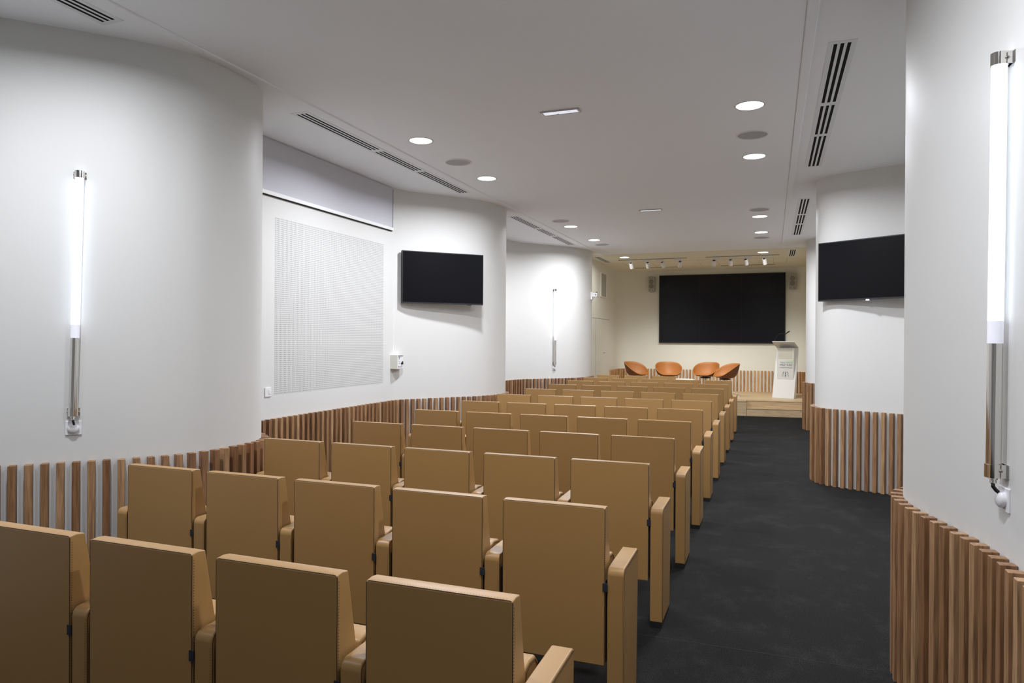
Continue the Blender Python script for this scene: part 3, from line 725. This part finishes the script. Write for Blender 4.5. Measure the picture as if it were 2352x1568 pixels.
# ------------------------------------------------------------------ tub chairs on the stage
def make_tub():
    t = thing('tub_chair', '', 'chair', group='orange tub chairs on the stage')
    # local: faces -y; seat bottom at z = 0.43
    NU, NV = 56, 18
    def surf(off):
        bm = bmesh.new(); rows = []
        for i in range(NU):
            a = 2 * PI * i / NU           # 0 = front (-y), PI = back
            fx, fy = math.sin(a), -math.cos(a)
            back = (1 - math.cos(a)) / 2   # 0 front .. 1 back
            k = back ** 0.75
            tt = min(1.0, max(0.0, (back - 0.06) / 0.94)); hrim = 0.010 + 0.300 * (tt * tt * (3 - 2 * tt)) ** 0.75
            rx = 0.25 + 0.055 * math.sin(a) ** 2 * (0.4 + 0.6 * back)
            ry = 0.235 + 0.045 * back
            flare = 0.050 * back
            row = []
            for j in range(NV + 1):
                v = j / NV
                # pan out to 70 % of the width, then the side rises
                if v < 0.5: rr = v / 0.5 * 0.72; zz = 0.018 * (rr / 0.72) ** 2
                else:
                    q = (v - 0.5) / 0.5; rr = 0.72 + 0.28 * math.sin(q * PI / 2); zz = 0.018 + hrim * (0.42 * q + 0.58 * (1 - math.cos(q * PI / 2)))
                fl = flare * max(0.0, (v - 0.5) / 0.5)
                x = fx * (rx * rr + fl * 0.6 + 0.006 * max(0.0, (v - 0.5) / 0.5)); y = fy * (ry * rr + fl) 
                # normal-ish offset outward/down
                ox = fx * off * (0 if v < 0.3 else min(1, (v - 0.3) / 0.3)); oy = fy * off * (0 if v < 0.3 else min(1, (v - 0.3) / 0.3)); oz = -off * (1 - min(1, max(0, (v - 0.4) / 0.4)))
                row.append((x + ox, y + oy, 0.445 + zz + oz))
            rows.append(row)
        return rows
    inner, outer = surf(0.0), surf(0.018)
    def grid(rows, flip):
        mb = MB(); G = []
        c = mb.bm.verts.new(rows[0][0])
        for r_ in rows: G.append([c] + [mb.bm.verts.new(p) for p in r_[1:]])
        for i in range(NU):
            A, B = G[i], G[(i + 1) % NU]
            mb.bm.faces.new((c, A[1], B[1]))
            for j in range(1, NV): mb.bm.faces.new((A[j], A[j + 1], B[j + 1], B[j]))
        return mb, G
    mb, G = grid(inner, False)
    # rim rolls over from inner to outer
    rim = [G[i][NV] for i in range(NU)]
    mid = [mb.bm.verts.new(((inner[i][NV][0] + outer[i][NV][0]) / 2, (inner[i][NV][1] + outer[i][NV][1]) / 2, inner[i][NV][2] + 0.008)) for i in range(NU)]
    out = [mb.bm.verts.new(outer[i][NV]) for i in range(NU)]
    for i in range(NU):
        j = (i + 1) % NU
        mb.bm.faces.new((rim[i], rim[j], mid[j], mid[i])); mb.bm.faces.new((mid[i], mid[j], out[j], out[i]))
    mb.build('upholstery', M['orange'], t, smooth='all')
    mb, G = grid(outer, True)
    mb.build('shell', M['shellout'], t, smooth='all')
    # swivel base
    mb = MB(); mb.cyl((0, 0, 0.10), (0, 0, 0.40), 0.020, seg=20); mb.cyl((0, 0, 0.08), (0, 0, 0.13), 0.034, seg=20); mb.build('column', M['alu'], t, smooth=True)
    MB().box(-0.09, 0.09, -0.09, 0.09, 0.395, 0.425).build('mounting_plate', M['steel_black'], t, bevel=0.005)
    for k in range(4):
        a = PI / 4 + k * PI / 2; u = Vector((math.cos(a), math.sin(a), 0))
        mb = MB(); mb.tube([u * 0.02 + Vector((0, 0, 0.115)), u * 0.18 + Vector((0, 0, 0.105)), u * 0.30 + Vector((0, 0, 0.085)), u * 0.325 + Vector((0, 0, 0.070)), u * 0.33 + Vector((0, 0, 0.03))], [0.013, 0.011, 0.009, 0.009, 0.008], 12)
        lg = mb.build('leg', M['alu'], t, smooth='all')
        MB().cyl(u * 0.33, u * 0.33 + Vector((0, 0, 0.03)), 0.014, seg=14).build('glide', M['plastic'], lg)
    return t
tub = make_tub()
TUBS = [(-2.00, 15.50, -28, 'orange tub chair at the left of the stage, turned to the right'),
        (-1.25, 15.60, -72, 'orange tub chair facing the audience, second from the left'),
        (-0.39, 15.80, -112, 'orange tub chair third from the left, turned slightly left'),
        (0.095, 15.28, -150, 'orange tub chair nearest the lectern, turned to the left')]
for i, (x, y, a, lab) in enumerate(TUBS):
    rz = R(a + 90)
    if i == 0: tub.location = (x, y, STAGE_H); tub.rotation_euler = (0, 0, rz); tub['label'] = lab
    else: dup(tub, (x, y, STAGE_H), rz, lab)
t = thing('side_table', 'low white round table between the stage chairs', 'table', (-0.87, 15.05, STAGE_H))
MB().lathe([(0.0, 0.375), (0.28, 0.375), (0.295, 0.385), (0.295, 0.392), (0.288, 0.398), (0.0, 0.398)], seg=48).build('table_top', M['tabletop'], t, smooth=True)
MB().cyl((0, 0, 0.02), (0, 0, 0.376), 0.022, seg=20).build('column', M['alu'], t, smooth=True)
MB().lathe([(0.0, 0.0), (0.20, 0.0), (0.20, 0.008), (0.05, 0.022), (0.0, 0.022)], seg=40).build('base', M['tabletop'], t, smooth=True)

# ------------------------------------------------------------------ lectern
RZL = R(-16.4)
t = thing('lectern', 'frosted white acrylic lectern with green lettering and microphone', 'lectern', (1.368, 15.32, STAGE_H), RZL)
zt = 1.485 - STAGE_H
def lerp(a, b_, k): return a + (b_ - a) * k
LB = 0.35                                 # the slab leans back by this much
zk = 0.425; yk = LB * zk / zt
MB().prism([(0.0, 0.0), (LB, zt), (LB + 0.03, zt), (0.16, 0.0)], -0.243, 0.243, 'x').build('leaning_body', M['acrylic'], t, bevel=0.004)
MB().prism([(yk, zk), (yk, zt), (LB + 0.01, zt), (LB + 0.01, zt - 0.01)], -0.168, 0.199, 'x').build('front_box', M['acrylic'], t, bevel=0.003)
MB().box(-0.145, 0.176, yk - 0.0012, yk + 0.001, zt - 0.255, zt - 0.012).build('see_through_tint', M['acrylic2'], t, bevel=0.0005, seg=1)  # plain panel tinted as if the backlit wall showed through
MB().prism([(-0.005, 1.622 - STAGE_H), (LB + 0.005, zt), (LB + 0.005, zt + 0.014), (-0.005, 1.637 - STAGE_H)], -0.246, 0.246, 'x').build('reading_desk', M['acrylic'], t, bevel=0.002, seg=1)
tilt = 0.0
def on_front(z, out=0.0012): return yk - out
def text(body, size, zc, x0, x1, material, bold=0.0):
    cu = bpy.data.curves.new('lettering', 'FONT'); cu.body = body; cu.size = size; cu.extrude = 0.0004
    cu.align_x = 'CENTER'; cu.align_y = 'CENTER'; cu.materials.append(material)
    o = bpy.data.objects.new('lettering', cu); COL.objects.link(o); o.parent = t
    o.rotation_euler = (PI / 2 - tilt, 0, 0); o.location = ((x0 + x1) / 2, on_front(zc), zc)
    bpy.context.view_layer.update()
    me = bpy.data.meshes.new_from_object(o.evaluated_get(bpy.context.evaluated_depsgraph_get()))
    xs = [v.co.x for v in me.vertices]; wdt = max(xs) - min(xs)
    m_ = bpy.data.objects.new('lettering', me); COL.objects.link(m_); m_.parent = t
    m_.rotation_euler = o.rotation_euler; m_.location = o.location; m_.scale = ((x1 - x0) / wdt, 1, 1)
    bpy.data.objects.remove(o)
    return m_
text('Caisse Nationale', 0.040, 1.145 - STAGE_H, -0.092, 0.181, M['ink'], 0.0008)
text('MILITAIRE', 0.066, 1.088 - STAGE_H, -0.099, 0.172, M['ink'], 0.0012)
text('de Sécurité Sociale', 0.034, 1.030 - STAGE_H, -0.103, 0.168, M['ink'], 0.0005)
GR = [mat('fading_green_ink_%d' % i, tuple(lerp(a, b_, i / 7) for a, b_ in zip((0.74, 0.75, 0.72), (0.26, 0.60, 0.10))), 0.6) for i in range(8)]
mb = MB()
for i in range(8): mb.box(-0.072 + i * 0.032, -0.072 + (i + 1) * 0.032, -0.0008, 0.0, -0.008, 0.008, mi=i)
mb.build('green_bar', GR, t, loc=(0, on_front(1.187 - STAGE_H), 1.187 - STAGE_H), rot=(-tilt, 0, 0))
mb = MB()   # emblem: cupped hands around a staff
def stroke(P, wd=0.005, y=0.0):
    mb.tube([(x, y, z) for x, z in P], wd / 2, 6)
for s_ in (-1, 1):
    stroke([(s_ * 0.030, 0.058), (s_ * 0.045, 0.042), (s_ * 0.052, 0.020)], 0.010)
    stroke([(s_ * 0.052, 0.030), (s_ * 0.068, 0.005), (s_ * 0.075, -0.030), (s_ * 0.073, -0.060)], 0.0035)
    stroke([(s_ * 0.050, 0.015), (s_ * 0.050, -0.015), (s_ * 0.058, -0.040), (s_ * 0.056, -0.062)], 0.003)
    stroke([(s_ * 0.040, 0.005), (s_ * 0.034, -0.020), (s_ * 0.042, -0.045)], 0.0028)
stroke([(0, 0.058), (0.0, -0.068)], 0.008)
stroke([(-0.018, 0.028), (0, 0.034), (0.018, 0.028)], 0.008)
stroke([(0.012, 0.020), (-0.012, 0.002), (0.012, -0.018), (-0.010, -0.036), (0.006, -0.050)], 0.005)
stroke([(-0.020, -0.046), (0.0, -0.040), (0.022, -0.030)], 0.006)
mb.build('emblem', M['ink'], t, loc=(0.020, on_front(0.882 - STAGE_H), 0.882 - STAGE_H), rot=(-tilt, 0, 0))
# microphone is clipped into the desk and stays part of it
zq = 1.64 - STAGE_H
t2 = thing('microphone', 'black gooseneck microphone standing on the lectern', 'microphone', (1.188, 15.30, 1.652))
MB().cyl((0, 0, -0.018), (0, 0, 0.010), 0.016, 0.012, seg=16).build('base', M['black'], t2, smooth=True)
MB().tube([(0, 0, 0.0), (0.012, 0, 0.05), (0.045, 0, 0.11), (0.095, 0, 0.155), (0.15, 0, 0.165), (0.195, 0, 0.150), (0.215, 0, 0.148)], 0.0035, 10).build('gooseneck', M['black'], t2, smooth='all')
MB().tube([(0.210, 0, 0.143), (0.235, 0, 0.160), (0.315, 0, 0.220)], [0.010, 0.013, 0.014], 16).build('head', M['black'], t2, smooth='all')
MB().cyl((0.312, 0, 0.2178), (0.328, 0, 0.2298), 0.0155, 0.012, seg=18).build('tip', M['chrome'], t2, smooth=True)
